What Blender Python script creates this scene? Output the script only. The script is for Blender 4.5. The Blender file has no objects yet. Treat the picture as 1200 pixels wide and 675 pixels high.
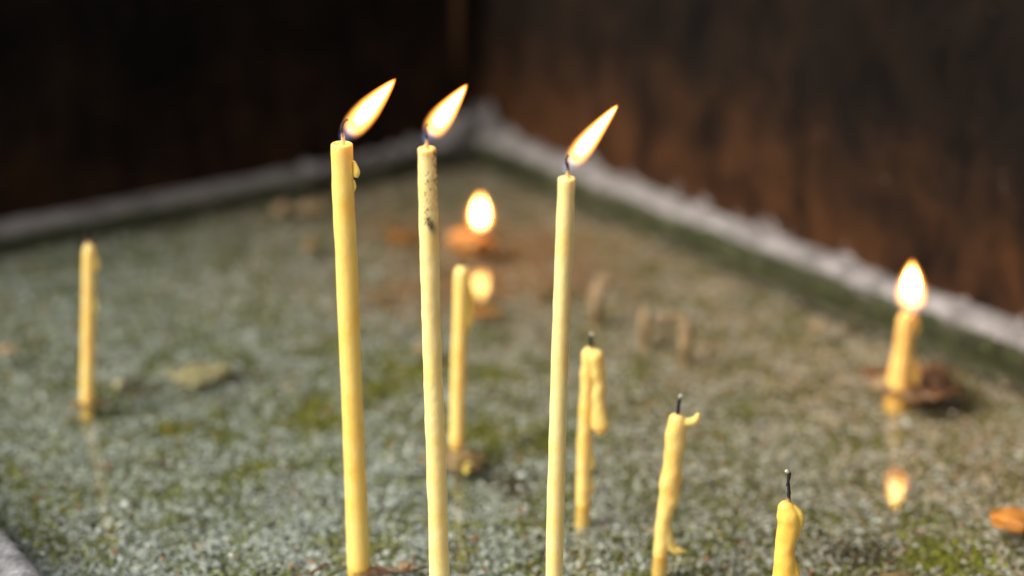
import bpy, bmesh, math, random
import numpy as np
from mathutils import Vector, noise

random.seed(7)
RNG = np.random.default_rng(11)
SC = bpy.context.scene
COL = SC.collection
R = math.radians

# ------------------------------------------------------------------ camera
H = 0.32                       # camera height over the water, metres
PITCH = R(19.8)
F = 2200.0                     # focal length in photo pixels (1200 wide)
SIN, COS = math.sin(PITCH), math.cos(PITCH)
cam = bpy.data.cameras.new("camera")
cam.sensor_width = 36.0
cam.lens = 36.0 * F / 1200.0
cam.clip_start, cam.clip_end = 0.01, 500
cam.dof.use_dof = True
cam.dof.focus_distance = 0.610
cam.dof.aperture_fstop = 4.2
cam.dof.aperture_blades = 0
camo = bpy.data.objects.new("camera", cam)
camo.location = (0, 0, H)
camo.rotation_euler = (R(90) - PITCH, 0, 0)
COL.objects.link(camo)
SC.camera = camo

# ------------------------------------------------------------------ light
SUN_DIR = Vector((-0.95, -0.42, 0.95)).normalized()       # towards the sun
w = bpy.data.worlds.new("World")
SC.world = w
w.use_nodes = True
wt = w.node_tree
sky = wt.nodes.new("ShaderNodeTexSky")
sky.sky_type = 'NISHITA'
sky.sun_disc = False
sky.sun_elevation = math.asin(SUN_DIR.z)
sky.sun_rotation = math.atan2(SUN_DIR.x, SUN_DIR.y)
sky.dust_density = 4.0
hs = wt.nodes.new("ShaderNodeHueSaturation")               # overcast: most of the blue is gone
hs.inputs["Saturation"].default_value = 0.45
wt.links.new(sky.outputs[0], hs.inputs["Color"])
wt.links.new(hs.outputs[0], wt.nodes["Background"].inputs[0])
wt.nodes["Background"].inputs[1].default_value = 0.15
sl = bpy.data.lights.new("sun", 'SUN')
sl.energy = 3.6
sl.angle = R(35)
sl.color = (1.0, 0.96, 0.9)
so = bpy.data.objects.new("sun", sl)
so.rotation_euler = (-SUN_DIR).to_track_quat('-Z', 'Y').to_euler()
so.location = (-2, -2, 4)
COL.objects.link(so)

SC.view_settings.view_transform = 'Standard'
SC.view_settings.look = 'None'
SC.view_settings.exposure = 0.15
SC.view_settings.gamma = 1.0
SC.render.engine = 'CYCLES'
cy = SC.cycles
cy.use_denoising = True
cy.max_bounces = 10
cy.transparent_max_bounces = 24
cy.sample_clamp_indirect = 6.0
cy.blur_glossy = 0.3
cy.volume_step_rate = 1.0

# ------------------------------------------------------------------ pixel <-> place
def ray(px, py):
    x, y = (px - 600.0) / F, (py - 337.5) / F
    return Vector((x, COS - y * SIN, -SIN - y * COS))
def G(px, py, z=0.0):                      # point at height z seen at that pixel
    d = ray(px, py); t = (z - H) / d.z
    return Vector((0, 0, H)) + d * t
def atY(px, py, Y):                        # point at depth Y seen at that pixel
    d = ray(px, py); t = Y / d.y
    return Vector((0, 0, H)) + d * t
def mpp(P):                                # metres per photo pixel at that point
    return ((P.y) * COS - (P.z - H) * SIN) / F

# ------------------------------------------------------------------ material helpers
def mat(name):
    m = bpy.data.materials.new(name); m.use_nodes = True
    nt = m.node_tree
    return m, nt, nt.nodes["Principled BSDF"], nt.nodes["Material Output"]
def N(nt, kind, **kw):
    n = nt.nodes.new(kind)
    for k, v in kw.items():
        if k in n.inputs: n.inputs[k].default_value = v
        else: setattr(n, k, v)
    return n
def ramp(nt, src, stops, interp='LINEAR'):
    r = nt.nodes.new("ShaderNodeValToRGB"); r.color_ramp.interpolation = interp
    e = r.color_ramp.elements
    while len(e) < len(stops): e.new(0.5)
    for k, (p, c) in enumerate(stops):
        e[k].position = p
        e[k].color = (c[0], c[1], c[2], 1) if not isinstance(c, (int, float)) else (c, c, c, 1)
    nt.links.new(src, r.inputs[0])
    return r
def mix(nt, fac, a, b):
    m = nt.nodes.new("ShaderNodeMix"); m.data_type = 'RGBA'
    for s, v in ((0, fac), (6, a), (7, b)):
        if isinstance(v, bpy.types.NodeSocket): nt.links.new(v, m.inputs[s])
        elif isinstance(v, (int, float)): m.inputs[s].default_value = v
        else: m.inputs[s].default_value = (*v, 1)
    return m.outputs[2]
def math_n(nt, op, a, b=None, clamp=False):
    m = nt.nodes.new("ShaderNodeMath"); m.operation = op; m.use_clamp = clamp
    for s, v in ((0, a), (1, b)):
        if v is None: continue
        if isinstance(v, bpy.types.NodeSocket): nt.links.new(v, m.inputs[s])
        else: m.inputs[s].default_value = v
    return m.outputs[0]
def bump(nt, p, h, strength, dist):
    b = N(nt, "ShaderNodeBump", Strength=strength, Distance=dist)
    nt.links.new(h, b.inputs["Height"]); nt.links.new(b.outputs[0], p.inputs["Normal"])
def coords(nt, scale=(1, 1, 1), rotz=0.0):
    tc = nt.nodes.new("ShaderNodeTexCoord")
    mp = nt.nodes.new("ShaderNodeMapping")
    mp.inputs["Scale"].default_value = scale; mp.inputs["Rotation"].default_value = (0, 0, rotz)
    nt.links.new(tc.outputs["Object"], mp.inputs[0])
    return mp.outputs[0]

# ---- wax
def wax_mat(name, col, deep, weight=0.75, rough=0.38):
    m, nt, p, out = mat(name)
    c = coords(nt)
    n1 = N(nt, "ShaderNodeTexNoise", Scale=90.0, Detail=4.0); nt.links.new(c, n1.inputs["Vector"])
    a = ramp(nt, n1.outputs[0], [(0.32, [x * 1.02 if x < 0.9 else x for x in col]), (0.46, col), (0.68, deep)])
    at = nt.nodes.new("ShaderNodeAttribute"); at.attribute_name = "soot"
    n2 = N(nt, "ShaderNodeTexNoise", Scale=900.0, Detail=3.0); nt.links.new(c, n2.inputs["Vector"])
    s = math_n(nt, 'MULTIPLY', at.outputs["Fac"], ramp(nt, n2.outputs[0], [(0.3, 0.8), (0.6, 1.0)]).outputs[0], True)
    col_out = mix(nt, s, a.outputs[0], (0.045, 0.024, 0.013))
    nt.links.new(col_out, p.inputs["Base Color"])
    p.inputs["Roughness"].default_value = rough
    nt.links.new(math_n(nt, 'MULTIPLY', math_n(nt, 'SUBTRACT', 1.0, s, True), weight), p.inputs["Subsurface Weight"])
    p.inputs["Subsurface Radius"].default_value = (1.0, 0.55, 0.16)
    p.inputs["Subsurface Scale"].default_value = 0.0022
    p.inputs["IOR"].default_value = 1.44
    n3 = N(nt, "ShaderNodeTexNoise", Scale=450.0, Detail=3.0); nt.links.new(c, n3.inputs["Vector"])
    bump(nt, p, n3.outputs[0], 0.45, 0.0005)
    return m
M = {}
M['wax_pale'] = wax_mat("pale beeswax", (0.97, 0.69, 0.20), (0.95, 0.60, 0.12))
M['wax_ivory'] = wax_mat("ivory beeswax", (0.97, 0.755, 0.33), (0.95, 0.68, 0.22))
M['wax_gold'] = wax_mat("golden beeswax", (0.96, 0.665, 0.215), (0.93, 0.58, 0.13))
M['wax_honey'] = wax_mat("honey beeswax", (0.84, 0.50, 0.14), (0.70, 0.36, 0.08))
M['wax_deep'] = wax_mat("melted yellow beeswax", (0.93, 0.60, 0.12), (0.90, 0.51, 0.07), rough=0.3)
M['wax_dull'] = wax_mat("weathered wax", (0.30, 0.205, 0.105), (0.19, 0.13, 0.06), 0.3, 0.5)
M['wax_brown'] = wax_mat("dirty brown wax", (0.20, 0.10, 0.045), (0.07, 0.035, 0.018), 0.2, 0.4)
M['wax_orange'] = wax_mat("orange wax", (0.55, 0.22, 0.04), (0.34, 0.13, 0.025), 0.4, 0.4)
M['wax_cream'] = wax_mat("cream wax scum", (0.42, 0.38, 0.22), (0.17, 0.16, 0.08), 0.2, 0.5)

def wick_mat():
    m, nt, p, out = mat("wick")
    at = nt.nodes.new("ShaderNodeAttribute"); at.attribute_name = "burn"
    r = ramp(nt, at.outputs["Fac"], [(0.0, (0.85, 0.62, 0.28)), (0.25, (0.72, 0.45, 0.18)), (0.42, (0.012, 0.010, 0.009)), (0.88, (0.012, 0.010, 0.009)), (1.0, (0.55, 0.50, 0.40))])
    nt.links.new(r.outputs[0], p.inputs["Base Color"]); p.inputs["Roughness"].default_value = 0.85
    return m
M['wick'] = wick_mat()

# ---- flame: a hot core that shines, inside a thin glowing gas
def core_mat():
    m, nt, p, out = mat("flame core")
    nt.nodes.remove(p)
    tc = nt.nodes.new("ShaderNodeTexCoord"); sp = nt.nodes.new("ShaderNodeSeparateXYZ")
    nt.links.new(tc.outputs["Generated"], sp.inputs[0])
    r = ramp(nt, sp.outputs["Z"], [(0.0, (0.9, 0.36, 0.06)), (0.16, (1.0, 0.52, 0.12)), (0.35, (1.0, 0.62, 0.18)), (0.85, (1.0, 0.58, 0.15)), (1.0, (1.0, 0.42, 0.08))])
    st = ramp(nt, sp.outputs["Z"], [(0.0, 0.06), (0.12, 0.25), (0.3, 1.0), (0.8, 0.9), (1.0, 0.22)])
    e = nt.nodes.new("ShaderNodeEmission")
    nt.links.new(r.outputs[0], e.inputs[0]); nt.links.new(math_n(nt, 'MULTIPLY', st.outputs[0], 24.0), e.inputs[1])
    nt.links.new(e.outputs[0], out.inputs["Surface"])
    return m
M['core'] = core_mat()
def gas_mat():
    m, nt, p, out = mat("flame gas")
    nt.nodes.remove(p)
    tc = nt.nodes.new("ShaderNodeTexCoord"); sp = nt.nodes.new("ShaderNodeSeparateXYZ")
    nt.links.new(tc.outputs["Generated"], sp.inputs[0])
    r = ramp(nt, sp.outputs["Z"], [(0.0, (0.08, 0.20, 0.55)), (0.12, (0.14, 0.17, 0.28)), (0.22, (1.0, 0.34, 0.06)), (1.0, (1.0, 0.30, 0.04))])
    st = ramp(nt, sp.outputs["Z"], [(0.0, 0.07), (0.13, 0.07), (0.26, 0.7), (0.4, 1.0), (0.9, 1.0), (1.0, 0.4)])
    prof = ramp(nt, sp.outputs["Z"], [(0.0, 0.08), (0.06, 0.58), (0.14, 0.80), (0.25, 0.96), (0.36, 1.0), (0.52, 0.94), (0.70, 0.70), (0.85, 0.42), (0.95, 0.17), (1.0, 0.04)])
    dx = math_n(nt, 'SUBTRACT', sp.outputs["X"], 0.5); dy = math_n(nt, 'SUBTRACT', sp.outputs["Y"], 0.5)
    rad = math_n(nt, 'SQRT', math_n(nt, 'ADD', math_n(nt, 'MULTIPLY', dx, dx), math_n(nt, 'MULTIPLY', dy, dy)))
    rn = math_n(nt, 'DIVIDE', math_n(nt, 'MULTIPLY', rad, 2.0), prof.outputs[0])
    fall = math_n(nt, 'POWER', math_n(nt, 'SUBTRACT', 1.0, rn, True), 2.0)
    e = nt.nodes.new("ShaderNodeEmission")
    nt.links.new(r.outputs[0], e.inputs[0]); nt.links.new(math_n(nt, 'MULTIPLY', math_n(nt, 'MULTIPLY', st.outputs[0], fall), 3800.0), e.inputs[1])
    nt.links.new(e.outputs[0], out.inputs["Volume"])
    return m
M['gas'] = gas_mat()

# ---- water: a clear sheet, reflecting by Schlick's law
def water_mat():
    m, nt, p, out = mat("water")
    nt.nodes.remove(p)
    lw = nt.nodes.new("ShaderNodeLayerWeight"); lw.inputs["Blend"].default_value = 0.5
    p5 = math_n(nt, 'POWER', lw.outputs["Facing"], 5.0)
    fr = math_n(nt, 'ADD', math_n(nt, 'MULTIPLY', p5, 0.96), 0.04)
    tr = nt.nodes.new("ShaderNodeBsdfTransparent"); tr.inputs[0].default_value = (0.87, 0.865, 0.79, 1)
    gl = nt.nodes.new("ShaderNodeBsdfGlossy"); gl.inputs["Roughness"].default_value = 0.0
    c = coords(nt)
    n = N(nt, "ShaderNodeTexNoise", Scale=38.0, Detail=2.0); nt.links.new(c, n.inputs["Vector"])
    b = N(nt, "ShaderNodeBump", Strength=0.03, Distance=0.002)
    nt.links.new(n.outputs[0], b.inputs["Height"])
    nt.links.new(b.outputs[0], gl.inputs["Normal"])
    mx = nt.nodes.new("ShaderNodeMixShader")
    nt.links.new(fr, mx.inputs[0]); nt.links.new(tr.outputs[0], mx.inputs[1]); nt.links.new(gl.outputs[0], mx.inputs[2])
    nt.links.new(mx.outputs[0], out.inputs["Surface"])
    return m
M['water'] = water_mat()

def attr_mat(name, rough=0.8, nscale=900.0):
    m, nt, p, out = mat(name)
    at = nt.nodes.new("ShaderNodeAttribute"); at.attribute_name = "tint"
    c = coords(nt)
    n = N(nt, "ShaderNodeTexNoise", Scale=nscale, Detail=3.0); nt.links.new(c, n.inputs["Vector"])
    k = ramp(nt, n.outputs[0], [(0.25, 0.6), (0.75, 1.25)])
    mm = nt.nodes.new("ShaderNodeMix"); mm.data_type = 'RGBA'; mm.blend_type = 'MULTIPLY'; mm.inputs[0].default_value = 1.0
    nt.links.new(at.outputs["Color"], mm.inputs[6]); nt.links.new(k.outputs[0], mm.inputs[7])
    nt.links.new(mm.outputs[2], p.inputs["Base Color"])
    p.inputs["Roughness"].default_value = rough
    return m
M['grain'] = attr_mat("gravel grains")
M['moss'] = attr_mat("moss")

def bed_mat():
    m, nt, p, out = mat("silt")
    c = coords(nt)
    n = N(nt, "ShaderNodeTexNoise", Scale=160.0, Detail=5.0); nt.links.new(c, n.inputs["Vector"])
    r = ramp(nt, n.outputs[0], [(0.35, (0.06, 0.065, 0.030)), (0.6, (0.13, 0.13, 0.08)), (0.75, (0.20, 0.16, 0.10))])
    nt.links.new(r.outputs[0], p.inputs["Base Color"]); p.inputs["Roughness"].default_value = 0.9
    return m
M['bed'] = bed_mat()

def wall_mat(name, foot, rust, streak=((1, 0, 0), 9.0)):
    """soot over plaster; the plaster shows where the soot has come away at the foot"""
    m, nt, p, out = mat(name)
    tc = nt.nodes.new("ShaderNodeTexCoord"); sp = nt.nodes.new("ShaderNodeSeparateXYZ")
    nt.links.new(tc.outputs["Object"], sp.inputs[0])
    c1 = coords(nt, (1, 1, 0.45))
    n1 = N(nt, "ShaderNodeTexNoise", Scale=16.0, Detail=6.0, Roughness=0.65); nt.links.new(c1, n1.inputs["Vector"])
    soot = ramp(nt, n1.outputs[0], [(0.3, (0.006, 0.0048, 0.0042)), (0.5, (0.0115, 0.0078, 0.0057)), (0.72, (0.026, 0.0145, 0.0085))])
    c2 = coords(nt)
    n2 = N(nt, "ShaderNodeTexNoise", Scale=15.0, Detail=6.0, Roughness=0.65); nt.links.new(c2, n2.inputs["Vector"])
    zz = math_n(nt, 'MULTIPLY', sp.outputs["Z"], -4.5)
    rr = ramp(nt, math_n(nt, 'ADD', n2.outputs[0], zz), [(0.08, 0.0), (0.22, 0.3), (0.42, 1.0)])
    rusty = mix(nt, math_n(nt, 'MULTIPLY', rr.outputs[0], rust), soot.outputs[0], (0.062, 0.026, 0.0105))
    n4 = N(nt, "ShaderNodeTexNoise", Scale=48.0, Detail=6.0, Roughness=0.7); nt.links.new(c1, n4.inputs["Vector"])
    dk = ramp(nt, n4.outputs[0], [(0.34, 0.85), (0.56, 0.0)])
    rusty = mix(nt, dk.outputs[0], rusty, (0.004, 0.0033, 0.003))
    n3 = N(nt, "ShaderNodeTexNoise", Scale=60.0, Detail=7.0, Roughness=0.7); nt.links.new(c2, n3.inputs["Vector"])
    vd = nt.nodes.new("ShaderNodeVectorMath"); vd.operation = 'DOT_PRODUCT'
    nt.links.new(tc.outputs["Object"], vd.inputs[0]); vd.inputs[1].default_value = streak[0]
    off = math_n(nt, 'ADD', math_n(nt, 'SUBTRACT', vd.outputs["Value"], streak[1]), math_n(nt, 'MULTIPLY', math_n(nt, 'SUBTRACT', n1.outputs[0], 0.5), 0.012))
    sm = ramp(nt, math_n(nt, 'MULTIPLY', math_n(nt, 'ABSOLUTE', off), 100.0), [(0.0, 0.9), (0.18, 0.75), (0.36, 0.0)])
    zf = ramp(nt, math_n(nt, 'MULTIPLY', sp.outputs["Z"], 10.0), [(0.45, 0.0), (0.75, 1.0)])
    rusty = mix(nt, math_n(nt, 'MULTIPLY', sm.outputs[0], zf.outputs[0]), rusty, (0.15, 0.075, 0.032))
    h = math_n(nt, 'ADD', math_n(nt, 'MULTIPLY', n3.outputs[0], 0.06), -0.030)
    edge = math_n(nt, 'SUBTRACT', math_n(nt, 'ADD', h, foot), sp.outputs["Z"])
    pf = ramp(nt, math_n(nt, 'MULTIPLY', edge, 300.0, False), [(0.0, 0.0), (0.7, 1.0)])
    spk = ramp(nt, n3.outputs[0], [(0.69, 0.0), (0.73, 0.75)])
    pf2 = math_n(nt, 'MAXIMUM', pf.outputs[0], spk.outputs[0])
    plaster = ramp(nt, n4.outputs[0], [(0.3, (0.10, 0.085, 0.08)), (0.65, (0.30, 0.265, 0.25))])
    nt.links.new(mix(nt, pf2, rusty, plaster.outputs[0]), p.inputs["Base Color"])
    p.inputs["Roughness"].default_value = 0.85
    p.inputs["Specular IOR Level"].default_value = 0.04
    bump(nt, p, n4.outputs[0], 0.7, 0.003)
    return m
M['wall_l'] = wall_mat("sooty wall", 0.004, 0.45, ((-0.82, -0.57, 0), 0.004))
M['wall_r'] = wall_mat("sooty rusty wall", 0.0135, 0.9)

def rim_mat(name, mossy, dirt=0.0):
    m, nt, p, out = mat(name)
    tc = nt.nodes.new("ShaderNodeTexCoord"); sp = nt.nodes.new("ShaderNodeSeparateXYZ")
    nt.links.new(tc.outputs["Object"], sp.inputs[0])
    c = coords(nt)
    n = N(nt, "ShaderNodeTexNoise", Scale=70.0, Detail=6.0, Roughness=0.65); nt.links.new(c, n.inputs["Vector"])
    n2 = N(nt, "ShaderNodeTexNoise", Scale=260.0, Detail=4.0); nt.links.new(c, n2.inputs["Vector"])
    pale = ramp(nt, n.outputs[0], [(0.3, (0.09, 0.075, 0.068)), (0.5, (0.24, 0.215, 0.20)), (0.7, (0.39, 0.355, 0.335))])
    sp2 = ramp(nt, n2.outputs[0], [(0.30, 0.55), (0.45, 0.0)])
    pale2 = mix(nt, sp2.outputs[0], pale.outputs[0], (0.11, 0.09, 0.075))
    pale2 = mix(nt, dirt, pale2, (0.045, 0.035, 0.028))  # darkens the pale tone; carries the left rim's painted shade
    edge = math_n(nt, 'SUBTRACT', math_n(nt, 'ADD', math_n(nt, 'MULTIPLY', n.outputs[0], 0.012), mossy - 0.006), sp.outputs["Z"])
    mf = ramp(nt, math_n(nt, 'MULTIPLY', edge, 400.0), [(0.0, 0.0), (0.8, 1.0)])
    ms = ramp(nt, n2.outputs[0], [(0.35, (0.022, 0.022, 0.010)), (0.55, (0.055, 0.062, 0.020)), (0.7, (0.07, 0.045, 0.022))])
    nt.links.new(mix(nt, mf.outputs[0], pale2, ms.outputs[0]), p.inputs["Base Color"])
    p.inputs["Roughness"].default_value = 0.8
    bump(nt, p, n2.outputs[0], 0.6, 0.0015)
    return m
M['rim'] = rim_mat("crusted basin rim", 0.0078, 0.22)
M['rim_shaded'] = rim_mat("shaded crusted basin rim", 0.0048, 0.48)  # darker copy for the left rim, its shade put into the colour
M['crust'] = rim_mat("mineral crust", 0.003, 0.25)
def stone_mat():
    m, nt, p, out = mat("grey basin stone")
    c = coords(nt)
    n = N(nt, "ShaderNodeTexNoise", Scale=120.0, Detail=8.0, Roughness=0.7); nt.links.new(c, n.inputs["Vector"])
    c2 = coords(nt, (1, 0.25, 1), R(-35))
    n2 = N(nt, "ShaderNodeTexNoise", Scale=160.0, Detail=5.0); nt.links.new(c2, n2.inputs["Vector"])
    r = ramp(nt, n.outputs[0], [(0.3, (0.10, 0.10, 0.10)), (0.5, (0.24, 0.235, 0.23)), (0.62, (0.33, 0.325, 0.32)), (0.72, (0.62, 0.61, 0.60))])
    k = ramp(nt, n2.outputs[0], [(0.33, 0.7), (0.5, 0.0)])
    nt.links.new(mix(nt, k.outputs[0], r.outputs[0], (0.08, 0.078, 0.075)), p.inputs["Base Color"])
    p.inputs["Roughness"].default_value = 0.7
    bump(nt, p, n2.outputs[0], 0.8, 0.002)
    return m
M['stone'] = stone_mat()

# ------------------------------------------------------------------ object helpers
def link(o, parent=None):
    COL.objects.link(o)
    if parent is not None: o.parent = parent
    return o
def mesh_obj(name, verts, faces, m, parent=None, smooth=True, origin=None):
    me = bpy.data.meshes.new(name)
    if origin is not None: verts = [Vector(v) - origin for v in verts]
    me.from_pydata([tuple(v) for v in verts], [], faces)
    me.update()
    if smooth: me.polygons.foreach_set("use_smooth", [True] * len(me.polygons))
    me.materials.append(m)
    return link(bpy.data.objects.new(name, me), parent)
def tag(o, label=None, cat=None, group=None, kind=None):
    for k, v in (("label", label), ("category", cat), ("group", group), ("kind", kind)):
        if v: o[k] = v
    return o
def empty(name, loc):
    o = bpy.data.objects.new(name, None); o.location = loc; o.empty_display_size = 0.01
    return link(o)
def fattr(o, name, vals):
    a = o.data.attributes.new(name, 'FLOAT', 'POINT'); a.data.foreach_set("value", list(vals))

def tube(pts, radii, n=20, rough=0.0, nfreq=300.0, seed=0.0, ends=(True, True), flat=1.0):
    """tube along pts (Vector list) with a radius per point, rounded ends; returns verts, faces, t per vert"""
    pts = [Vector(p) for p in pts]; radii = list(radii)
    P, Q, T = [], [], []
    L = len(pts)
    if ends[0]:
        d = (pts[0] - pts[1]).normalized()
        for a in (80, 55, 28):
            P.append(pts[0] + d * radii[0] * math.sin(R(a)) * 0.8); Q.append(radii[0] * math.cos(R(a))); T.append(0.0)
    for i in range(L): P.append(pts[i]); Q.append(radii[i]); T.append(i / (L - 1))
    if ends[1]:
        d = (pts[-1] - pts[-2]).normalized()
        for a in (28, 55, 80):
            P.append(pts[-1] + d * radii[-1] * math.sin(R(a)) * 0.8); Q.append(radii[-1] * math.cos(R(a))); T.append(1.0)
    verts, faces, tv = [], [], []
    up = Vector((0.02, 1, 0.03)).normalized()
    for i, p in enumerate(P):
        t = (P[min(i + 1, len(P) - 1)] - P[max(i - 1, 0)]).normalized()
        u = (up - t * up.dot(t)).normalized(); v = t.cross(u)
        for k in range(n):
            a = 2 * math.pi * k / n
            dirv = u * math.cos(a) * flat + v * math.sin(a)
            q = p + dirv * Q[i]
            if rough:
                q += dirv * (noise.noise(q * nfreq + Vector((seed, seed, 0))) * rough)
            verts.append(q); tv.append(T[i])
    for i in range(len(P) - 1):
        for k in range(n):
            a, b = i * n + k, i * n + (k + 1) % n
            faces.append((a, b, b + n, a + n))
    faces.append(tuple(range(n - 1, -1, -1))); faces.append(tuple(range((len(P) - 1) * n, len(P) * n)))
    return verts, faces, tv
def smooth_path(pts, vals, per=8):
    """Catmull-Rom through pts and vals"""
    out, ov = [], []
    n = len(pts)
    for i in range(n - 1):
        p0, p1, p2, p3 = pts[max(i - 1, 0)], pts[i], pts[i + 1], pts[min(i + 2, n - 1)]
        v0, v1, v2, v3 = vals[max(i - 1, 0)], vals[i], vals[i + 1], vals[min(i + 2, n - 1)]
        for k in range(per):
            t = k / per
            f = lambda a, b, c, d: 0.5 * ((2 * b) + (c - a) * t + (2 * a - 5 * b + 4 * c - d) * t * t + (3 * b - a - 3 * c + d) * t ** 3)
            out.append(f(p0, p1, p2, p3)); ov.append(max(f(v0, v1, v2, v3), 1e-5))
    out.append(pts[-1]); ov.append(vals[-1])
    return out, ov
ICO = {}
def ico(sub):
    if sub not in ICO:
        bm = bmesh.new(); bmesh.ops.create_icosphere(bm, subdivisions=sub, radius=1.0)
        bm.verts.ensure_lookup_table()
        ICO[sub] = ([v.co.copy() for v in bm.verts], [tuple(v.index for v in f.verts) for f in bm.faces]); bm.free()
    return ICO[sub]
def lump(center, size, rough=0.35, freq=1.6, seed=0.0, sub=4, rotz=0.0):
    vs, fs = ico(sub); out = []
    cz, sz = math.cos(rotz), math.sin(rotz)
    for v in vs:
        s = 1 + rough * noise.noise(v * freq + Vector((seed, seed * 1.7, 3))) + rough * 0.5 * noise.noise(v * freq * 2.7 + Vector((seed, 5, seed)))
        x, y, z = v.x * s * size[0], v.y * s * size[1], v.z * s * size[2]
        out.append(Vector((x * cz - y * sz, x * sz + y * cz, z)) + Vector(center))
    return out, fs
def join(parts):
    V, Fc = [], []
    for v, f in parts:
        o = len(V); V += list(v); Fc += [tuple(i + o for i in q) for q in f]
    return V, Fc
def remesh(o, voxel, it=4):
    r = o.modifiers.new("fuse", 'REMESH'); r.mode = 'VOXEL'; r.voxel_size = voxel; r.use_smooth_shade = True
    s = o.modifiers.new("soften", 'SMOOTH'); s.factor = 0.5; s.iterations = it

def cloud(name, cen, rad, col, m, seed=1, parent=None):
    """many small pebbles in one mesh; cen (n,3) rad (n,3) col (n,3)"""
    rng = np.random.default_rng(seed)
    vs, fs = ico(1)
    base = np.array([tuple(v) for v in vs]); fa = np.array(fs)
    n, k = len(cen), len(base)
    jit = 1 + rng.uniform(-0.25, 0.25, (n, k, 1))
    v = base[None] * jit * rad[:, None, :]
    ang = rng.uniform(0, 2 * np.pi, n); tl = rng.normal(0, 0.35, n)
    c, s = np.cos(tl)[:, None], np.sin(tl)[:, None]
    y, z = v[:, :, 1] * c - v[:, :, 2] * s, v[:, :, 1] * s + v[:, :, 2] * c
    c, s = np.cos(ang)[:, None], np.sin(ang)[:, None]
    x, y = v[:, :, 0] * c - y * s, v[:, :, 0] * s + y * c
    co = np.stack([x, y, z], -1) + cen[:, None, :]
    faces = (fa[None] + (np.arange(n) * k)[:, None, None]).reshape(-1)
    me = bpy.data.meshes.new(name)
    me.vertices.add(n * k); me.vertices.foreach_set("co", co.reshape(-1).astype(np.float32))
    nf = n * len(fa)
    me.loops.add(nf * 3); me.loops.foreach_set("vertex_index", faces.astype(np.int32))
    me.polygons.add(nf); me.polygons.foreach_set("loop_start", np.arange(0, nf * 3, 3, dtype=np.int32))
    me.polygons.foreach_set("loop_total", np.full(nf, 3, dtype=np.int32))
    me.polygons.foreach_set("use_smooth", np.ones(nf, dtype=bool))
    a = me.attributes.new("tint", 'FLOAT_COLOR', 'POINT')
    rgba = np.concatenate([np.repeat(col, k, 0), np.ones((n * k, 1))], 1)
    a.data.foreach_set("color", rgba.reshape(-1).astype(np.float32))
    me.update(calc_edges=True); me.materials.append(m)
    return link(bpy.data.objects.new(name, me), parent)

# ------------------------------------------------------------------ basin frame: corner and two edges
P1, P2, P3, P4 = G(0, 276), G(380, 210), G(620, 204), G(1200, 430)
da, db = (P1 - P2).normalized(), (P4 - P3).normalized()
den = da.x * db.y - da.y * db.x
dd = P3 - P2
CORNER = P2 + da * ((dd.x * db.y - dd.y * db.x) / den); CORNER.z = 0
A = da; B = Vector((-A.y, A.x, 0))
if B.dot(db) < 0: B = -B                      # A runs left along the back wall, B runs towards us along the right wall
B = db; A = Vector((B.y, -B.x, 0)) if Vector((B.y, -B.x, 0)).dot(A) > 0 else Vector((-B.y, B.x, 0))
PL = G(0, 612, 0.012)
LA = (PL - CORNER).dot(A)                     # inner width of the basin
LB = 0.80                                     # inner length
def W(s, t, z=0.0): return CORNER + A * s + B * t + Vector((0, 0, z))
def local(P): d = P - CORNER; return d.dot(A), d.dot(B)

# bed depth under the water
def bed_z(x, y):
    s, t = local(Vector((x, y, 0)))
    base = -0.0060 - 0.006 * min(max(t / 0.55, 0), 1)
    return base + 0.0016 * noise.noise(Vector((x * 22, y * 22, 1))) + 0.0012 * noise.noise(Vector((x * 60, y * 60, 4)))

# ------------------------------------------------------------------ basin
basin = empty("stone_basin", CORNER)
tag(basin, "shallow stone basin with crusted pale rims holding water and gravel", "basin")
def sweep(name, prof, origin, along, outward, length, m, amp, freq, seed=0.0, step=0.003, parent=basin, skip=0):
    """profile (o, z) pushed along a straight edge with rough stone noise"""
    fine = []
    for (p, q) in zip(prof[:-1], prof[1:]):
        k = max(1, int(math.hypot(q[0] - p[0], q[1] - p[1]) / 0.002))
        k = min(k, 14)
        for j in range(k): fine.append((p[0] + (q[0] - p[0]) * j / k, p[1] + (q[1] - p[1]) * j / k))
    fine.append(prof[-1])
    ns = int(length / step); V = []; n = len(fine)
    for i in range(ns + 1):
        for o, z in fine:
            q = origin + along * (length * i / ns) + outward * o + Vector((0, 0, z))
            d1 = noise.noise(q * freq + Vector((seed, 0, 0))) + 0.6 * noise.noise(q * freq * 2.6 + Vector((0, seed, 0))) + 0.35 * noise.noise(q * freq * 6 + Vector((0, seed, 0)))
            d2 = noise.noise(q * freq + Vector((9, seed, 2))) + 0.5 * noise.noise(q * freq * 3 + Vector((0, 3, seed)))
            k = 1.0 if z > -0.01 else 0.2
            V.append(q + outward * d1 * amp * k + Vector((0, 0, d2 * amp * 0.6 * k)))
    Fc = [(i * n + j, i * n + j + 1, (i + 1) * n + j + 1, (i + 1) * n + j) for i in range(ns) for j in range(n - 1)]
    Fc.append(tuple(range(n))); Fc.append(tuple(ns * n + j for j in range(n - 1, -1, -1)))
    return mesh_obj(name, V, Fc, m, parent, origin=CORNER)
RW = 0.013
prof_r = [(0, -0.03), (0, 0.004), (0.003, 0.0115), (0.007, 0.0135), (RW + 0.012, 0.0150), (RW + 0.03, 0.0150), (RW + 0.03, -0.03), (0.002, -0.0301)]
prof_l = [(0, -0.03), (0, 0.003), (0.0025, 0.006), (0.006, 0.0075), (RW + 0.012, 0.0095), (RW + 0.03, 0.0095), (RW + 0.03, -0.03), (0.002, -0.0301)]
sweep("rim", prof_r, W(0, -0.05), B, -A, LB + 0.10, M['rim'], 0.0022, 60, 3)
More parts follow.
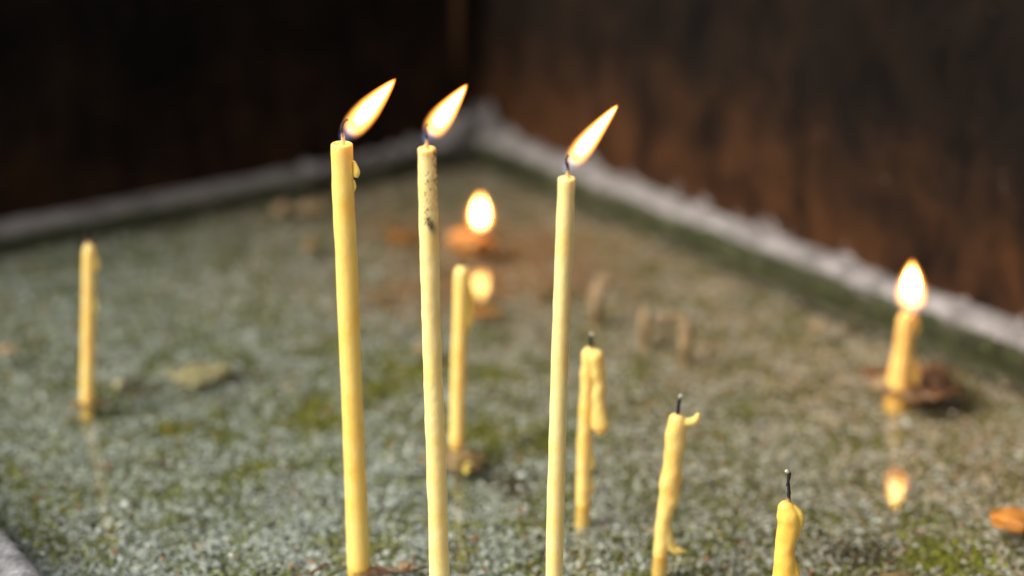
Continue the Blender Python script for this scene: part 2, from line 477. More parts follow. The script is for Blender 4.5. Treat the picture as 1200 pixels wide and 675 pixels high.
sweep("rim", prof_l, W(-0.05, 0), A, -B, LA + 0.10, M['rim_shaded'], 0.0010, 50, 8)
prof_s = [(0, -0.03), (0, 0.006), (0.002, 0.0115), (0.006, 0.0135), (0.065, 0.016), (0.072, 0.012), (0.074, -0.03), (0.002, -0.0301)]
sweep("rim", prof_s, W(LA, 0.0), B, A, LB + 0.06, M['stone'], 0.0016, 45, 5)
sweep("rim", prof_s, W(-0.05, LB), A, B, LA + 0.05, M['stone'], 0.0016, 45, 6)
# floor slab of the basin
def box(s0, s1, t0, t1, z0, z1):
    v = [W(s, t, z) for z in (z0, z1) for (s, t) in ((s0, t0), (s1, t0), (s1, t1), (s0, t1))]
    return v, [(0, 3, 2, 1), (4, 5, 6, 7), (0, 1, 5, 4), (1, 2, 6, 5), (2, 3, 7, 6), (3, 0, 4, 7)]
v, f = box(-0.045, LA + 0.07, -0.045, LB + 0.07, -0.06, -0.029)
mesh_obj("basin_floor", v, f, M['stone'], basin, smooth=False, origin=CORNER)
# pale mineral crust piled in the far corner
parts = []
rs = random.Random(5)
for k in range(60):
    if k < 34: s, t = rs.uniform(-0.014, 0.006) + abs(rs.gauss(0, 0.045)), rs.uniform(-0.016, -0.002)
    else: s, t = rs.uniform(-0.018, -0.003), rs.uniform(-0.016, 0.006) + abs(rs.gauss(0, 0.05))
    d = max(s, t, 0)
    hgt = max(0.005, 0.017 * math.exp(-d / 0.06)) * rs.uniform(0.4, 1.4)
    sz = rs.uniform(0.0025, 0.0065)
    parts.append(lump(W(s, t, 0.006 + hgt * 0.4), (sz * rs.uniform(0.8, 1.5), sz, hgt * 0.6), 0.5, 1.5, k * 3.1, 3, rs.uniform(0, 6)))
V, Fc = join(parts)
o = mesh_obj("mineral_crust", V, Fc, M['crust'], basin, origin=CORNER); remesh(o, 0.0011, 2)

# ------------------------------------------------------------------ sooty walls behind
def wall(name, origin, along, outward, length, height, m, seed, label):
    nx, nz = int(length / 0.005), int(height / 0.005); V = []
    for j in range(nz + 1):
        for i in range(nx + 1):
            q = origin + along * (length * i / nx) + Vector((0, 0, -0.02 + (height + 0.02) * j / nz))
            d = noise.noise(q * 16 + Vector((seed, 0, 0))) * 0.0022 + noise.noise(q * 55 + Vector((0, seed, 0))) * 0.0012
            V.append(q + outward * d)
    Fc = [(j * (nx + 1) + i, j * (nx + 1) + i + 1, (j + 1) * (nx + 1) + i + 1, (j + 1) * (nx + 1) + i) for j in range(nz) for i in range(nx)]
    n0 = len(V)
    for (i, j) in ((0, 0), (nx, 0), (nx, nz), (0, nz)):
        V.append(origin + along * (length * i / nx) + Vector((0, 0, -0.02 + (height + 0.02) * j / nz)) + outward * 0.03)
    Fc += [(n0, n0 + 3, n0 + 2, n0 + 1)]
    bot = list(range(nx + 1)); top = [nz * (nx + 1) + i for i in range(nx + 1)]
    lef = [j * (nx + 1) for j in range(nz + 1)]; rig = [j * (nx + 1) + nx for j in range(nz + 1)]
    Fc += [tuple(bot[::-1] + [n0, n0 + 1]), tuple(top + [n0 + 2, n0 + 3]), tuple(lef + [n0 + 3, n0]), tuple(rig[::-1] + [n0 + 1, n0 + 2])]
    o = mesh_obj(name, [p - CORNER for p in V], Fc, m, origin=None)
    o.location = CORNER
    return tag(o, label, "wall")
WALL_L, WALL_R = 0.20, 0.30
wall("sooty_wall", W(-RW, -RW), A, -B, LA + RW + 0.12, WALL_L, M['wall_l'], 2, "soot blackened wall behind the left rim of the basin")
wall("sooty_wall", W(-RW, -RW - 0.03), B, -A, LB + RW + 0.10, WALL_R, M['wall_r'], 6, "rusty brown sooty wall behind the pale right rim of the basin")

# ------------------------------------------------------------------ bed, gravel, water
nx, ny = 110, 150
V = []
for j in range(ny + 1):
    for i in range(nx + 1):
        p = W(-0.004 + (LA + 0.008) * i / nx, -0.004 + (LB + 0.008) * j / ny)
        p.z = bed_z(p.x, p.y) - 0.0008; V.append(p)
Fc = [(j * (nx + 1) + i, j * (nx + 1) + i + 1, (j + 1) * (nx + 1) + i + 1, (j + 1) * (nx + 1) + i) for j in range(ny) for i in range(nx)]
tag(mesh_obj("basin_bed", V, Fc, M['bed']), kind='structure')

SP = 0.0013
gs, gt = np.meshgrid(np.arange(0, LA, SP), np.arange(0, LB, SP))
gs = gs.ravel() + RNG.uniform(-.5, .5, gs.size) * SP * 1.2; gt = gt.ravel() + RNG.uniform(-.5, .5, gt.size) * SP * 1.2
gx = CORNER.x + A.x * gs + B.x * gt; gy = CORNER.y + A.y * gs + B.y * gt
depth = gy * COS + H * SIN
ppx = 600 + F * gx / depth; ppy = 337.5 - F * (-H * COS + gy * SIN) / depth
keep = (ppx > -120) & (ppx < 1320) & (ppy < 780) & (RNG.random(gx.size) < np.clip(0.55 + gt, 0.55, 1.0))
gx, gy, gs, gt, ppx, ppy = gx[keep], gy[keep], gs[keep], gt[keep], ppx[keep], ppy[keep]
n = gx.size
gz = np.array([bed_z(x, y) for x, y in zip(gx, gy)])
n1 = np.array([0.55 * noise.noise(Vector((x * 75, y * 75, 2))) + 0.9 * noise.noise(Vector((x * 290, y * 290, 7))) for x, y in zip(gx, gy)])
n2 = np.array([noise.noise(Vector((x * 9, y * 9, 12))) + 0.5 * noise.noise(Vector((x * 24, y * 24, 17))) for x, y in zip(gx, gy)])
n3 = np.array([noise.noise(Vector((x * 42, y * 42, 22))) for x, y in zip(gx, gy)])
size = RNG.uniform(0.0005, 0.00095, n) * (1 + 0.5 * (RNG.random(n) < 0.08) + 1.0 * (RNG.random(n) < 0.012))
rad = np.stack([size * RNG.uniform(0.9, 1.5, n), size * RNG.uniform(0.8, 1.1, n), size * RNG.uniform(0.4, 0.7, n)], 1)
gz = gz + RNG.uniform(-0.0004, 0.0009, n)
def pick(*c):
    c = np.array(c); return c[RNG.integers(0, len(c), n)]
# the bed is grey green with algae; rust, old wax and warm light put into the colour turn it brown towards the right wall and the far corner
stain_glow = np.clip(1.4 - gs / 0.21, 0, 1) + np.clip(1 - np.hypot(gs, gt) / 0.2, 0, 1) * 0.5 + n2 * 0.22 - 0.04
stain_glow = np.clip(stain_glow, 0.0, 1.0)[:, None]
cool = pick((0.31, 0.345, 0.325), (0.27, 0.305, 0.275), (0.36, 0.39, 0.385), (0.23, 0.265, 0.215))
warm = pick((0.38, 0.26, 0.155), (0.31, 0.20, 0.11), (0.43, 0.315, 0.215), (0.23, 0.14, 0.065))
col = cool * (1 - stain_glow * 0.8) + warm * stain_glow * 0.8
fleck = RNG.random(n) < np.clip(0.20 - 0.25 * n1, 0.02, 0.5)
col[fleck] = (pick((0.42, 0.46, 0.475), (0.38, 0.42, 0.43), (0.46, 0.49, 0.50)) * (1 - stain_glow * 0.3) + np.array((0.5, 0.42, 0.34)) * stain_glow * 0.3)[fleck]
iso = RNG.random(n) < np.clip(0.30 + 1.25 * n1 + 0.7 * n3, 0.02, 0.93)
col[iso] = (pick((0.15, 0.175, 0.035), (0.11, 0.13, 0.03), (0.19, 0.205, 0.065), (0.065, 0.078, 0.025)) * (1 - stain_glow * 0.4) + np.array((0.17, 0.12, 0.055)) * stain_glow * 0.4)[iso]
def patch(px, py, r, c, p=0.8):            # a patch of colour on the bed
    q = G(px, py, -0.008); d = np.hypot(gx - q.x, gy - q.y) / r
    hit = RNG.random(n) < p * np.exp(-d * d) * np.clip(1 + 0.8 * n1, 0.2, 1.6)
    k_ = int(hit.sum()); c = np.array(c)
    col[hit] = c[RNG.integers(0, len(c), k_)]
ALGAE = [(0.15, 0.16, 0.012), (0.11, 0.12, 0.01), (0.18, 0.18, 0.02)]
RUST_GLOW = [(0.34, 0.17, 0.075), (0.26, 0.12, 0.05), (0.36, 0.22, 0.12)]
for px, py, r in ((370, 475, .008), (385, 492, .008), (350, 488, .006), (480, 434, .012), (445, 455, .008), (580, 437, .008), (575, 500, .012), (640, 520, .006), (430, 640, .010), (1110, 640, .012), (200, 500, .006), (300, 545, .006)): patch(px, py, r * 1.35, ALGAE, 1.1)
for px, py, r in ((600, 290, .05), (470, 272, .022), (560, 335, .035), (640, 330, .03), (480, 350, .03)): patch(px, py, r, RUST_GLOW, 0.75)  # rusty bed, with the rear flame's glow also put into the colour
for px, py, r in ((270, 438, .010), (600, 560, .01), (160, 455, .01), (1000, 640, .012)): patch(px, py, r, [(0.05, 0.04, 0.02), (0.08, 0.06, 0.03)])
dark = RNG.random(n) < 0.05
col[dark] = (0.035, 0.032, 0.022)
rust = RNG.random(n) < 0.012
col[rust] = (0.30, 0.11, 0.03)
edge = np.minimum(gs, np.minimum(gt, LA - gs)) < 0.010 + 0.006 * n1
col[edge & (RNG.random(n) < 0.8)] = (0.05, 0.042, 0.022)  # dark band along the rims: their shade and reflection put into colour
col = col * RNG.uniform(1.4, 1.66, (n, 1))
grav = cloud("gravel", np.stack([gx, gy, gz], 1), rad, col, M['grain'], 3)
tag(grav, "grey green gravel under shallow water", "gravel", kind='stuff')

v = [W(-0.006, -0.006), W(LA + 0.006, -0.006), W(LA + 0.006, LB + 0.006), W(-0.006, LB + 0.006)]
tag(mesh_obj("water", v, [(0, 3, 2, 1)], M['water'], smooth=False), kind='structure')

# dust and wax specks floating on the water
k_ = 420
ds, dt = RNG.uniform(0.01, LA - 0.01, k_), RNG.uniform(0.01, 0.62, k_)
dcen = np.stack([CORNER.x + A.x * ds + B.x * dt, CORNER.y + A.y * ds + B.y * dt, np.full(k_, 0.0003)], 1)
dr = RNG.uniform(0.0004, 0.0011, k_)
dcol = np.array([(0.50, 0.46, 0.36), (0.30, 0.16, 0.07), (0.12, 0.09, 0.05), (0.42, 0.28, 0.12)])[RNG.integers(0, 4, k_)]
tag(cloud("floating_dust", dcen, np.stack([dr * 1.5, dr, dr * 0.35], 1), dcol, M['grain'], 17), "tiny specks of wax and dust floating on the water", "dust", kind='stuff')

# moss along the waterline
mc, mr, mcol = [], [], []
rm = random.Random(3)
for k in range(5200):
    if k < 3900:
        t = rm.uniform(0.0, 0.62); s = rm.gauss(0.0005, 0.0012); z = rm.uniform(0.0005, 0.0085)
        if noise.noise(Vector((t * 40, 1, 2))) + 0.5 * noise.noise(Vector((t * 110, 4, 2))) < rm.uniform(-0.55, 0.15): continue
    else:
        s = rm.uniform(0.0, 0.40); t = rm.gauss(0.0005, 0.001); z = rm.uniform(-0.001, 0.0035)
        if noise.noise(Vector((s * 40, 7, 2))) < rm.uniform(-0.2, 0.4): continue
    p = W(s, t, z)
    mc.append(tuple(p)); q = rm.uniform(0.0004, 0.0011); mr.append((q * 1.4, q, q * 0.7))
    mcol.append(rm.choice([(0.065, 0.085, 0.016), (0.045, 0.055, 0.014), (0.09, 0.10, 0.025), (0.05, 0.04, 0.018), (0.035, 0.028, 0.014)]))
tag(cloud("moss", np.array(mc), np.array(mr), np.array(mcol), M['moss'], 9), "green moss along the waterline of the rim", "moss", kind='stuff')

# ------------------------------------------------------------------ candles
def body(root, pxs, Y, m, n=32, top='pool', rough=0.00022, nfreq=110.0, seed=0.0, soot=None, name="wax_body", below=0.014, taper_top=1.0):
    """wax shaft through photo points (px, py, width) from the waterline up, all at depth Y"""
    pts = [atY(x, y, Y) for x, y, _ in pxs]
    rad = [wd * 0.5 * mpp(p) for p, (_, _, wd) in zip(pts, pxs)]
    P, Q = smooth_path(pts, rad, 48 if soot else (14 if len(pts) < 5 else 8))
    d = (P[1] - P[0]).normalized()
    foot = P[0] - d * (below / d.z)
    P = [foot, (foot + P[0]) * 0.5] + P; Q = [Q[0], Q[0]] + Q
    tv = P[-1]; rt = Q[-1]; d = (P[-1] - P[-3]).normalized()
    lim = tv.z - (rt * 0.95 if top != 'pool' else 0.0012)
    rings = [(p, q) for p, q in zip(P, Q) if p.z < lim] + [(tv, rt)]
    if top == 'pool':                       # burning candle: soft rim, shallow pool
        rings[-1] = (tv - d * 0.0010, rt)
        rings += [(tv - d * 0.0004, rt * 0.985), (tv, rt * 0.90), (tv + d * 0.0001, rt * 0.78), (tv - d * 0.0005, rt * 0.60), (tv - d * 0.0008, rt * 0.4), (tv - d * 0.0006, rt * 0.2), (tv - d * 0.0004, rt * 0.03)]
    else:                                   # snuffed candle: rounded, slightly peaked
        rings[-1] = (tv - d * rt * 0.9, rt)
        rings += [(tv - d * rt * 0.55, rt * 0.93), (tv - d * rt * 0.25, rt * 0.74), (tv - d * rt * 0.05, rt * 0.48), (tv + d * rt * 0.06, rt * 0.25), (tv + d * rt * 0.1, rt * 0.03)]
    V, S = [], []
    for p, r in rings:
        for k in range(n):
            a = 2 * math.pi * k / n
            dv = Vector((math.cos(a), math.sin(a), 0))
            q = p + dv * r
            g = rough * (noise.noise(q * nfreq + Vector((seed, 0, seed))) + 0.5 * noise.noise(q * nfreq * 3 + Vector((0, seed, 0))))
            q = q + dv * g * min(1, r / (0.5 * rt))
            V.append(q); S.append(soot(q, a, tv) if soot else 0.0)
    m_ = len(rings)
    Fc = [(i * n + k, i * n + (k + 1) % n, (i + 1) * n + (k + 1) % n, (i + 1) * n + k) for i in range(m_ - 1) for k in range(n)]
    Fc += [tuple(range(n - 1, -1, -1)), tuple((m_ - 1) * n + k for k in range(n))]
    o = mesh_obj(name, V, Fc, m, root, origin=Vector(root.location))
    fattr(o, "soot", S)
    return o
def fused(root, strands, Y, m, dys, seed=0.0, below=0.014):
    """melted candle: shaft and its runs of wax grown together into one skin"""
    parts = []
    for i, (pxs, dy) in enumerate(zip(strands, dys)):
        pts = [atY(x, y, Y + dy) for x, y, _ in pxs]; rad = [wd * 0.5 * mpp(p) for p, (_, _, wd) in zip(pts, pxs)]
        P, Q = smooth_path(pts, rad, 8)
        if i == 0:
            d = (P[1] - P[0]).normalized(); P = [P[0] - d * (below / d.z)] + P; Q = [Q[0]] + Q
        v, f, t = tube(P, Q, 24, 0.00045, 230, seed + i * 3)
        parts.append((v, f))
    V, Fc = join(parts)
    o = mesh_obj("wax_body", V, Fc, m, root, origin=Vector(root.location))
    remesh(o, 0.00028, 7)
    return o
def wick(root, pxs, Y, burn=(0.0, 1.0), seed=0):
    pts = [atY(x, y, Y) for x, y, _ in pxs]; rad = [wd * 0.5 * mpp(p) for p, (_, _, wd) in zip(pts, pxs)]
    P, Q = smooth_path(pts, rad, 6)
    v, f, t = tube(P, Q, 14, 0.00035, 1700, seed)
    o = mesh_obj("wick", v, f, M['wick'], root, origin=Vector(root.location))
    fattr(o, "burn", [burn[0] + (burn[1] - burn[0]) * x for x in t])
    return o
def drip(root, pxs, Y, m, dy=0.0, flat=0.8, rough=0.0004, freq=260, seed=0.0, name="wax_drip"):
    pts = [atY(x, y, Y + dy) for x, y, _ in pxs]; rad = [wd * 0.5 * mpp(p) for p, (_, _, wd) in zip(pts, pxs)]
    P, Q = smooth_path(pts, rad, 7)
    v, f, t = tube(P, Q, 18, rough, freq, seed, flat=flat)
    o = mesh_obj(name, v, f, m, root, origin=Vector(root.location))
    return o
def flame(root, base, tip, width, Y, bend=0.0, sharp=1.0, fat=0.36, core_from=0.14, gas=2.0):
    b, t = atY(*base, Y), atY(*tip, Y)
    L = (t - b).length; ax = (t - b).normalized()
    wd = width * 0.5 * mpp(b)
    q = ax.to_track_quat('Z', 'Y')
    def shell(r_scale, t0, t1, n=28, k=44):
        V = []
        for i in range(k + 1):
            u = i / k; h = t0 + (t1 - t0) * u
            hh = (h - t0) / (t1 - t0)
            f1 = math.sqrt(max(0, 1 - ((hh - fat) / fat) ** 2)) if hh < fat else max(0.0, 1 - ((hh - fat) / (1 - fat)) ** (1.45 * sharp)) ** 0.95
            r = max(wd * r_scale * f1, 1e-5)
            off = bend * L * (4 * h * (1 - h))
            for j in range(n):
                a = 2 * math.pi * j / n
                V.append(Vector((math.cos(a) * r + off, math.sin(a) * r * 0.75, h * L)))
        Fc = [(i * n + j, i * n + (j + 1) % n, (i + 1) * n + (j + 1) % n, (i + 1) * n + j) for i in range(k) for j in range(n)]
        Fc += [tuple(range(n - 1, -1, -1)), tuple(k * n + j for j in range(n))]
        return V, Fc
    V, Fc = shell(gas, -0.06, 1.10)
    o = mesh_obj("flame", V, Fc, M['gas'], root)
    o.location = b - Vector(root.location); o.rotation_mode = 'QUATERNION'; o.rotation_quaternion = q
    V, Fc = shell(0.92, core_from, 1.0)
    c = mesh_obj("flame_core", V, Fc, M['core'], o)
    return o
GROUP = "beeswax candles standing in the basin"
def candle(base_px, label):
    P = G(*base_px)
    r = empty("candle", P)
    tag(r, label, "candle", GROUP)
    return r, P.y

# --- three tall burning candles
cA, Y = candle((420.5, 663), "thickest and leftmost of the three tall burning candles, one drip beside its rim")
body(cA, [(420.5, 663, 26.5), (414, 500, 25.5), (406, 310, 25.5), (402.5, 235, 25.8), (400.5, 168, 26.5)], Y, M['wax_pale'], seed=1)
wick(cA, [(401, 171, 8), (402, 165, 5), (401.5, 158, 4.2), (400.5, 150, 3.6), (402.5, 144, 3.4), (407, 140, 3)], Y, (0, 0.85))
drip(cA, [(414.5, 190, 4.5), (416.5, 196, 6.5), (418, 202, 8), (417.6, 206, 6)], Y, M['wax_pale'], -0.001)
drip(cA, [(414.8, 212, 2.5), (415.6, 219, 4), (415.4, 224, 2.5)], Y, M['wax_pale'], -0.001)
flame(cA, (401, 164), (461.5, 95), 24, Y, bend=0.05, sharp=0.92, core_from=0.20)

cB, Y = candle((516, 722), "middle tall burning candle with soot speckles and a black smudge below its rim")
top = atY(500.5, 173, Y); mp_ = mpp(top)
def sootB(q, a, tv):
    x = (q.x - tv.x) / mp_; z = (tv.z - q.z) / (mp_ * 1.0)
    if q.y > tv.y + 0.0012: return 0.0
    s = 1.1 * math.exp(-((x - 3.5) / 5.5) ** 2 - ((z - 92 - 1.2 * (x - 3.5)) / 8.0) ** 2)
    s += 1.5 * math.exp(-((x + 0.5) / 4.5) ** 2) * (1 if 25 < z < 92 else 0) * max(0, noise.noise(Vector((x * 0.5, z * 0.28, 3))) * 2.2 - 0.15)
    s += 1.3 * max(0, (x - 5.5) / 4) * math.exp(-(z / 55) ** 2) * max(0, 0.4 + noise.noise(Vector((x * 0.4, z * 0.2, 9))))
    s += 0.6 * math.exp(-((z - 7) / 4) ** 2) * max(0, 0.3 + noise.noise(Vector((x * 0.4, z * 0.5, 19))))
    return min(s, 1.0)
body(cB, [(516, 722, 23.5), (513, 600, 23.2), (507, 430, 22.5), (503, 290, 22.5), (501.2, 215, 22), (500.5, 173, 22)], Y, M['wax_ivory'], seed=4, soot=sootB, n=64)
wick(cB, [(500.5, 182, 10), (500, 172, 6.5), (500.2, 165, 4), (499.5, 157, 3.6), (498.5, 150, 3.4), (501, 146, 3)], Y, (0, 0.85))
flame(cB, (498, 165), (546, 101), 23.5, Y, bend=0.06, fat=0.30, sharp=0.84, core_from=0.18)

cC, Y = candle((648.3, 730), "rightmost tall burning candle, slim and clean, leaning slightly right")
body(cC, [(648.3, 730, 20.5), (651, 600, 20.5), (656, 430, 20.5), (661, 290, 20.5), (664, 208, 20.8)], Y, M['wax_ivory'], seed=8)
wick(cC, [(664.5, 212, 9), (665.5, 206, 6), (665.5, 200, 4), (664.5, 193, 3.2), (663.5, 187, 3), (666, 182, 3)], Y, (0, 0.85))
drip(cC, [(660.5, 219, 1.4), (662, 223, 2.2), (666, 224, 1.6)], Y, M['wax_ivory'], -0.0030, name="wax_drip")
flame(cC, (662, 201), (723.5, 124), 21, Y, bend=0.075, core_from=0.16, sharp=0.78, fat=0.27)

# --- unlit and short candles
cD, Y = candle((102.5, 468), "lone small unlit candle far left in the water, in front of the left sooty wall")
body(cD, [(102.5, 468, 15.5), (103.5, 400, 15.5), (104.5, 330, 15.5), (105, 286, 15)], Y, M['wax_gold'], top='round', rough=0.0002, seed=12)
wick(cD, [(105, 290, 11), (104.6, 284, 7), (104.2, 278, 5), (104, 275, 4)], Y, (0.1, 0.75))
drip(cD, [(112, 300, 3), (113, 308, 6.5), (113, 316, 4)], Y, M['wax_gold'], -0.001)
drip(cD, [(111.5, 346, 3), (112, 358, 5.5), (111.5, 368, 3)], Y, M['wax_gold'], -0.001)

cE, Y = candle((535.5, 516), "pale unlit candle standing between the middle and right tall candles, dripped down one side")
body(cE, [(535.5, 516, 17), (537, 450, 17.5), (539.5, 380, 18), (541.5, 312, 19)], Y, M['wax_gold'], top='round', rough=0.0002, seed=15)
wick(cE, [(542, 314, 4), (542.5, 307, 3)], Y, (0.3, 0.8))
drip(cE, [(546, 322, 8), (549, 345, 9), (550, 370, 8), (548.5, 388, 5), (546, 398, 3)], Y, M['wax_deep'], -0.0005, rough=0.0009)

cF, Y = candle((683, 590), "unlit candle with a long wax curtain down its right side, behind the right tall candle")
fused(cF, [[(683, 590, 17.5), (685, 530, 17.5), (688, 460, 17.5), (690, 430, 18.5), (692, 414, 20)], [(697, 417, 22), (700.5, 432, 19), (701.5, 450, 16.5), (701.5, 470, 16.5), (701.5, 486, 20), (704, 499, 21.5), (703, 506, 12)], [(690, 525, 8), (694, 540, 7), (692, 550, 6)], [(689, 560, 8), (693, 571, 8), (692, 580, 5)]], Y, M['wax_gold'], (0, -0.0008, 0, 0), seed=2)
wick(cF, [(693, 411, 4), (693, 402, 4.2), (692.8, 396, 4.4), (693.4, 391.5, 4.4)], Y, (0.44, 1.0))
cG, Y = candle((774, 650), "unlit candle with a curling wax hook at its top and lumpy right side")
fused(cG, [[(774, 650, 17), (776.5, 622, 18), (779.5, 600, 20), (784, 582, 23), (786, 562, 25), (788, 545, 22), (791.5, 520, 24), (792.5, 503, 24), (793, 492, 20)], [(796, 497, 14), (805, 495, 11), (812, 494, 10.5), (816, 491, 8), (818.5, 485, 4)], [(781, 615, 12), (783, 632, 13), (788, 642, 12), (796, 645, 10), (803, 646, 5)], [(797, 505, 12), (799.5, 515, 9), (797, 526, 6)], [(793, 552, 12), (795.5, 562, 9), (793, 575, 8)]], Y, M['wax_gold'], (0, -0.0004, -0.0004, -0.0006, -0.0004), seed=6)
wick(cG, [(793, 491, 5), (794.5, 482, 4.2), (795.8, 472, 4.2), (797.6, 463.5, 4.6)], Y, (0.36, 1.0))
cH, Y = candle((906, 742), "nearest unlit candle at the lower right with a ringed melted collar and long black wick")
fused(cH, [[(912, 742, 37), (917, 705, 35), (920.5, 676, 31), (919.5, 655, 26), (920.5, 640, 24.5), (923, 625, 26), (925, 612, 28), (923.5, 603, 27), (921, 594.5, 21)], [(930, 596, 9), (936, 603, 11), (937.5, 611, 11), (935, 621, 9), (931, 632, 7)], [(928, 660, 10), (932, 672, 11), (933, 690, 10)]], Y, M['wax_deep'], (0, -0.0008, -0.0012), seed=9)
wick(cH, [(923.5, 592, 8), (924, 585, 5), (924.5, 576, 4.2), (923.5, 565, 4), (924.6, 556, 4.4), (922, 552, 4.6)], Y, (0.18, 1.0))
cI, Y = candle((1054, 456), "short burning candle beside the right rim, standing in a brown wax puddle")
body(cI, [(1053, 456, 31), (1055.5, 430, 26), (1058.5, 410, 23), (1061.5, 385, 21.5), (1064, 365, 20)], Y, M['wax_honey'], top='round', rough=0.0005, seed=28)
wick(cI, [(1064, 367, 5), (1065.5, 360, 4), (1066.5, 352, 4), (1067.5, 345, 3.5)], Y, (0.35, 0.85))
drip(cI, [(1071, 372, 9), (1074, 382, 10), (1073, 392, 6)], Y, M['wax_honey'], -0.001, rough=0.0004)
drip(cI, [(1071, 420, 6), (1073, 436, 9), (1074, 448, 10)], Y, M['wax_honey'], -0.001, rough=0.0006)
flame(cI, (1067, 366), (1069, 310), 26, Y, bend=0.0, sharp=1.2, core_from=0.22, fat=0.45)

cJ, Y = candle((558, 291), "candle burnt down to a glowing wax lump at the far corner of the basin")
P0 = atY(552, 282, Y)
k_ = mpp(P0)
V, Fc = join([lump(P0 + Vector((0, 0, 0.001)), (20 * k_, 14 * k_, 12 * k_), 0.5, 1.7, 4, 4), lump(P0 + Vector((-16 * k_, 0, 2 * k_)), (13 * k_, 10 * k_, 8 * k_), 0.5, 1.7, 9, 4), lump(P0 + Vector((14 * k_, 0, -3 * k_)), (14 * k_, 10 * k_, 7 * k_), 0.5, 1.9, 14, 4), lump(P0 + Vector((4 * k_, 0, -10 * k_)), (22 * k_, 14 * k_, 7 * k_), 0.5, 1.9, 24, 4)])
o = mesh_obj("wax_body", V, Fc, M['wax_orange'], cJ, origin=Vector(cJ.location)); remesh(o, 0.0009, 3)
wick(cJ, [(562, 275, 5), (562.5, 266, 3), (563, 259, 3)], Y, (0.35, 0.85))
flame(cJ, (562.5, 270), (563, 230), 21, Y, sharp=1.4, core_from=0.06, fat=0.45)

# --- far stubs, burnt low
def stub(pxs, base, label, m, seed, extra=()):
    r, Y = candle(base, label)
    body(r, pxs, Y, m, top='round', rough=0.0010, seed=seed, nfreq=120)
    for e in extra: drip(r, e, Y, m, 0, rough=0.0009, seed=seed)
stub([(698, 362, 16), (699, 350, 17), (702, 335, 20)], (698, 362), "slumped tan wax stub behind the right tall candle, far from the rim", M['wax_dull'], 31, [[(703, 330, 12), (711, 331, 14), (716, 337, 8)]])
stub([(757, 388, 13), (757, 372, 14), (757, 362, 13)], (757, 388), "small straight tan stub left of the curled stub, far behind the hooked candle", M['wax_dull'], 34)
stub([(803, 408, 15), (804, 392, 15), (803, 374, 14)], (803, 408), "brown stub with a wax arm curling left, far behind the hooked candle", M['wax_dull'], 37, [[(802, 373, 10), (795, 369, 9), (787, 372, 9), (779, 372, 12), (775, 370, 8)]])

# ------------------------------------------------------------------ loose wax and dirt
def scrap(name, px, size_px, m, label, cat, seed, z=0.0005, rough=0.6, rotz=0.0, group=None, thick=0.35, sub=4):
    P = G(px[0], px[1]); k = mpp(P)
    sx, sy = size_px[0] * 0.5 * k, size_px[1] * 0.5 * k / 0.42
    v, f = lump((0, 0, 0), (sx, sy, min(sx, sy) * thick), rough, 1.5, seed, sub, rotz)
    o = mesh_obj(name, v, f, m); o.location = P + Vector((0, 0, z))
    return tag(o, label, cat, group)
scrap("wax_puddle", (1068, 452), (84, 30), M['wax_brown'], "dark brown wax puddle around the foot of the short burning candle", "wax", 3, thick=0.14, rough=0.95)
scrap("wax_lump", (1094, 446), (36, 18), M['wax_brown'], "dark lump of burnt wax on the brown puddle by the right rim", "wax", 7, z=0.003, thick=0.4)
scrap("wax_lump", (1036, 454), (22, 12), M['wax_dull'], "tan wax crumb at the left edge of the brown puddle", "wax", 17, z=0.002, thick=0.4)
scrap("wax_slab", (1190, 605), (56, 26), M['wax_orange'], "orange slab of wax cut by the right edge of the photo", "wax", 12, z=-0.0015, thick=0.25, rough=0.3)
scrap("wax_cake", (236, 427), (54, 20), M['wax_cream'], "large cream cake of wax scum between the lone left candle and the thick tall candle", "wax", 13, z=-0.0050, thick=0.13, rough=1.1)
scrap("wax_lump", (263, 428), (17, 9), M['wax_cream'], "pale knob of wax on the right end of the cream wax cake", "wax", 14, z=-0.002, thick=0.5)
scrap("wax_bit", (548, 538), (10, 15), M['wax_gold'], "bright yellow wax bit just right of the dripped pale candle's foot", "wax", 19, z=-0.003, thick=0.4)
scrap("wax_scum", (538, 530), (60, 22), M['wax_dull'], "tan wax scum around the foot of the dripped pale candle", "wax", 23, z=-0.003, thick=0.10, rough=1.0)
scrap("wax_bit", (566, 362), (32, 10), M['wax_orange'], "orange wax bit under the reflected flame of the burnt down candle", "wax", 29, z=-0.002, thick=0.25)
scrap("wax_bit", (468, 272), (30, 12), M['wax_orange'], "orange wax smear behind the middle tall candle, left of the glowing lump", "wax", 33, z=-0.0035, thick=0.12, rough=1.0)
scrap("wax_bit", (330, 246), (22, 14), M['wax_dull'], "tan wax bit near the left rim, left of the thick tall candle", "wax", 36, thick=0.4)
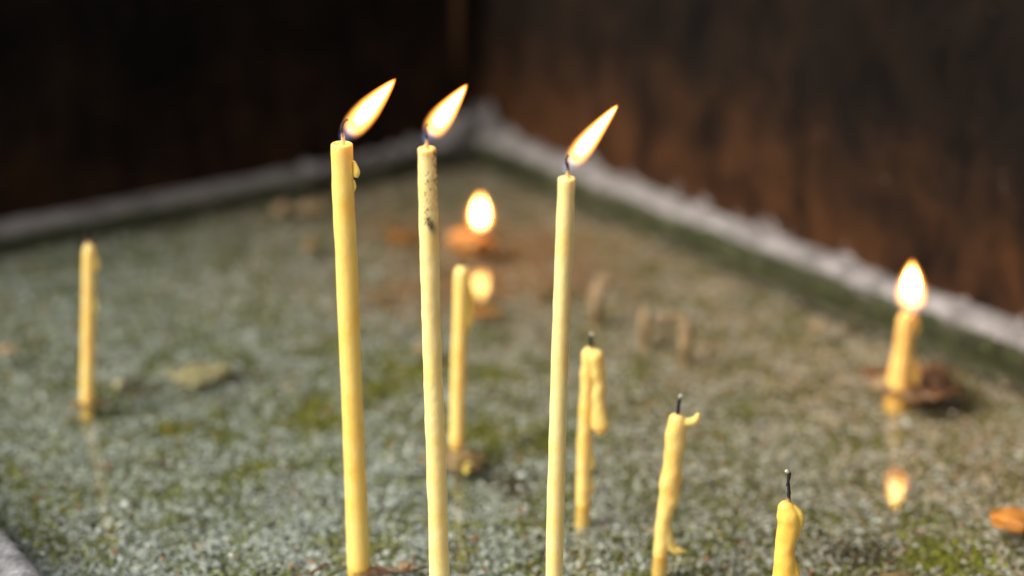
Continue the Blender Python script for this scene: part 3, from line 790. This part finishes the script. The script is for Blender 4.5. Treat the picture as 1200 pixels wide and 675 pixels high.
scrap("wax_bit", (364, 244), (32, 9), M['wax_dull'], "flat tan wax sliver near the left rim, touching the thick tall candle's left side", "wax", 38, thick=0.3)
scrap("wax_bit", (362, 288), (13, 20), M['wax_dull'], "upright brown wax bit below the tan sliver, left of the thick tall candle", "wax", 41, thick=0.4)
scrap("wax_bit", (8, 411), (24, 8), M['wax_dull'], "tan wax bit at the left edge of the photo", "wax", 43, thick=0.3)
scrap("wax_bit", (140, 452), (12, 9), M['wax_cream'], "cream wax crumb just right of the lone left candle's foot", "wax", 47, thick=0.5)
scrap("wax_scum", (104, 469), (34, 9), M['wax_dull'], "thin brown wax scum ringing the lone left candle's foot", "wax", 51, z=-0.0012, thick=0.1, rough=1.0)
scrap("wax_bit", (1050, 659), (36, 14), M['wax_dull'], "flat tan wax piece below the reflected flame at the lower right", "wax", 53, z=-0.007, thick=0.2)
scrap("wax_bit", (500, 408), (26, 8), M['wax_dull'], "thin tan wax sliver behind the middle tall candle", "wax", 57, thick=0.2)
scrap("wax_bit", (958, 384), (20, 9), M['wax_dull'], "small tan wax bit near the right rim, left of the short burning candle", "wax", 59, thick=0.4)
scrap("dirt_lump", (440, 667), (40, 8), M['wax_brown'], "brown dirt gathered at the foot of the thick tall candle", "dirt", 61, z=-0.001, thick=0.3)
scrap("wax_bit", (476, 664), (20, 8), M['wax_dull'], "tan wax flake in the dirt between the thick and middle tall candles", "wax", 63, thick=0.3)
scrap("wax_bit", (640, 330), (34, 12), M['wax_dull'], "rusty wax smear left of the right tall candle, right of the reflected flame", "wax", 65, z=-0.0045, thick=0.15)
# a twig by the foot of the thick candle
def twig(pxs, label):
    P = [G(x, y, 0.001) for x, y in pxs]; Pp, Q = smooth_path(P, [0.0005] * len(P), 6)
    v, f, t = tube(Pp, Q, 8, 0.0002, 900)
    o = mesh_obj("twig", [q - P[0] for q in v], f, M['wax_brown']); o.location = P[0]
    tag(o, label, "twig")
twig([(440, 662), (470, 670), (500, 664)], "thin brown twig lying between the thick and middle tall candles")
twig([(383, 660), (372, 667), (362, 673)], "short pale twig left of the thick tall candle's foot")
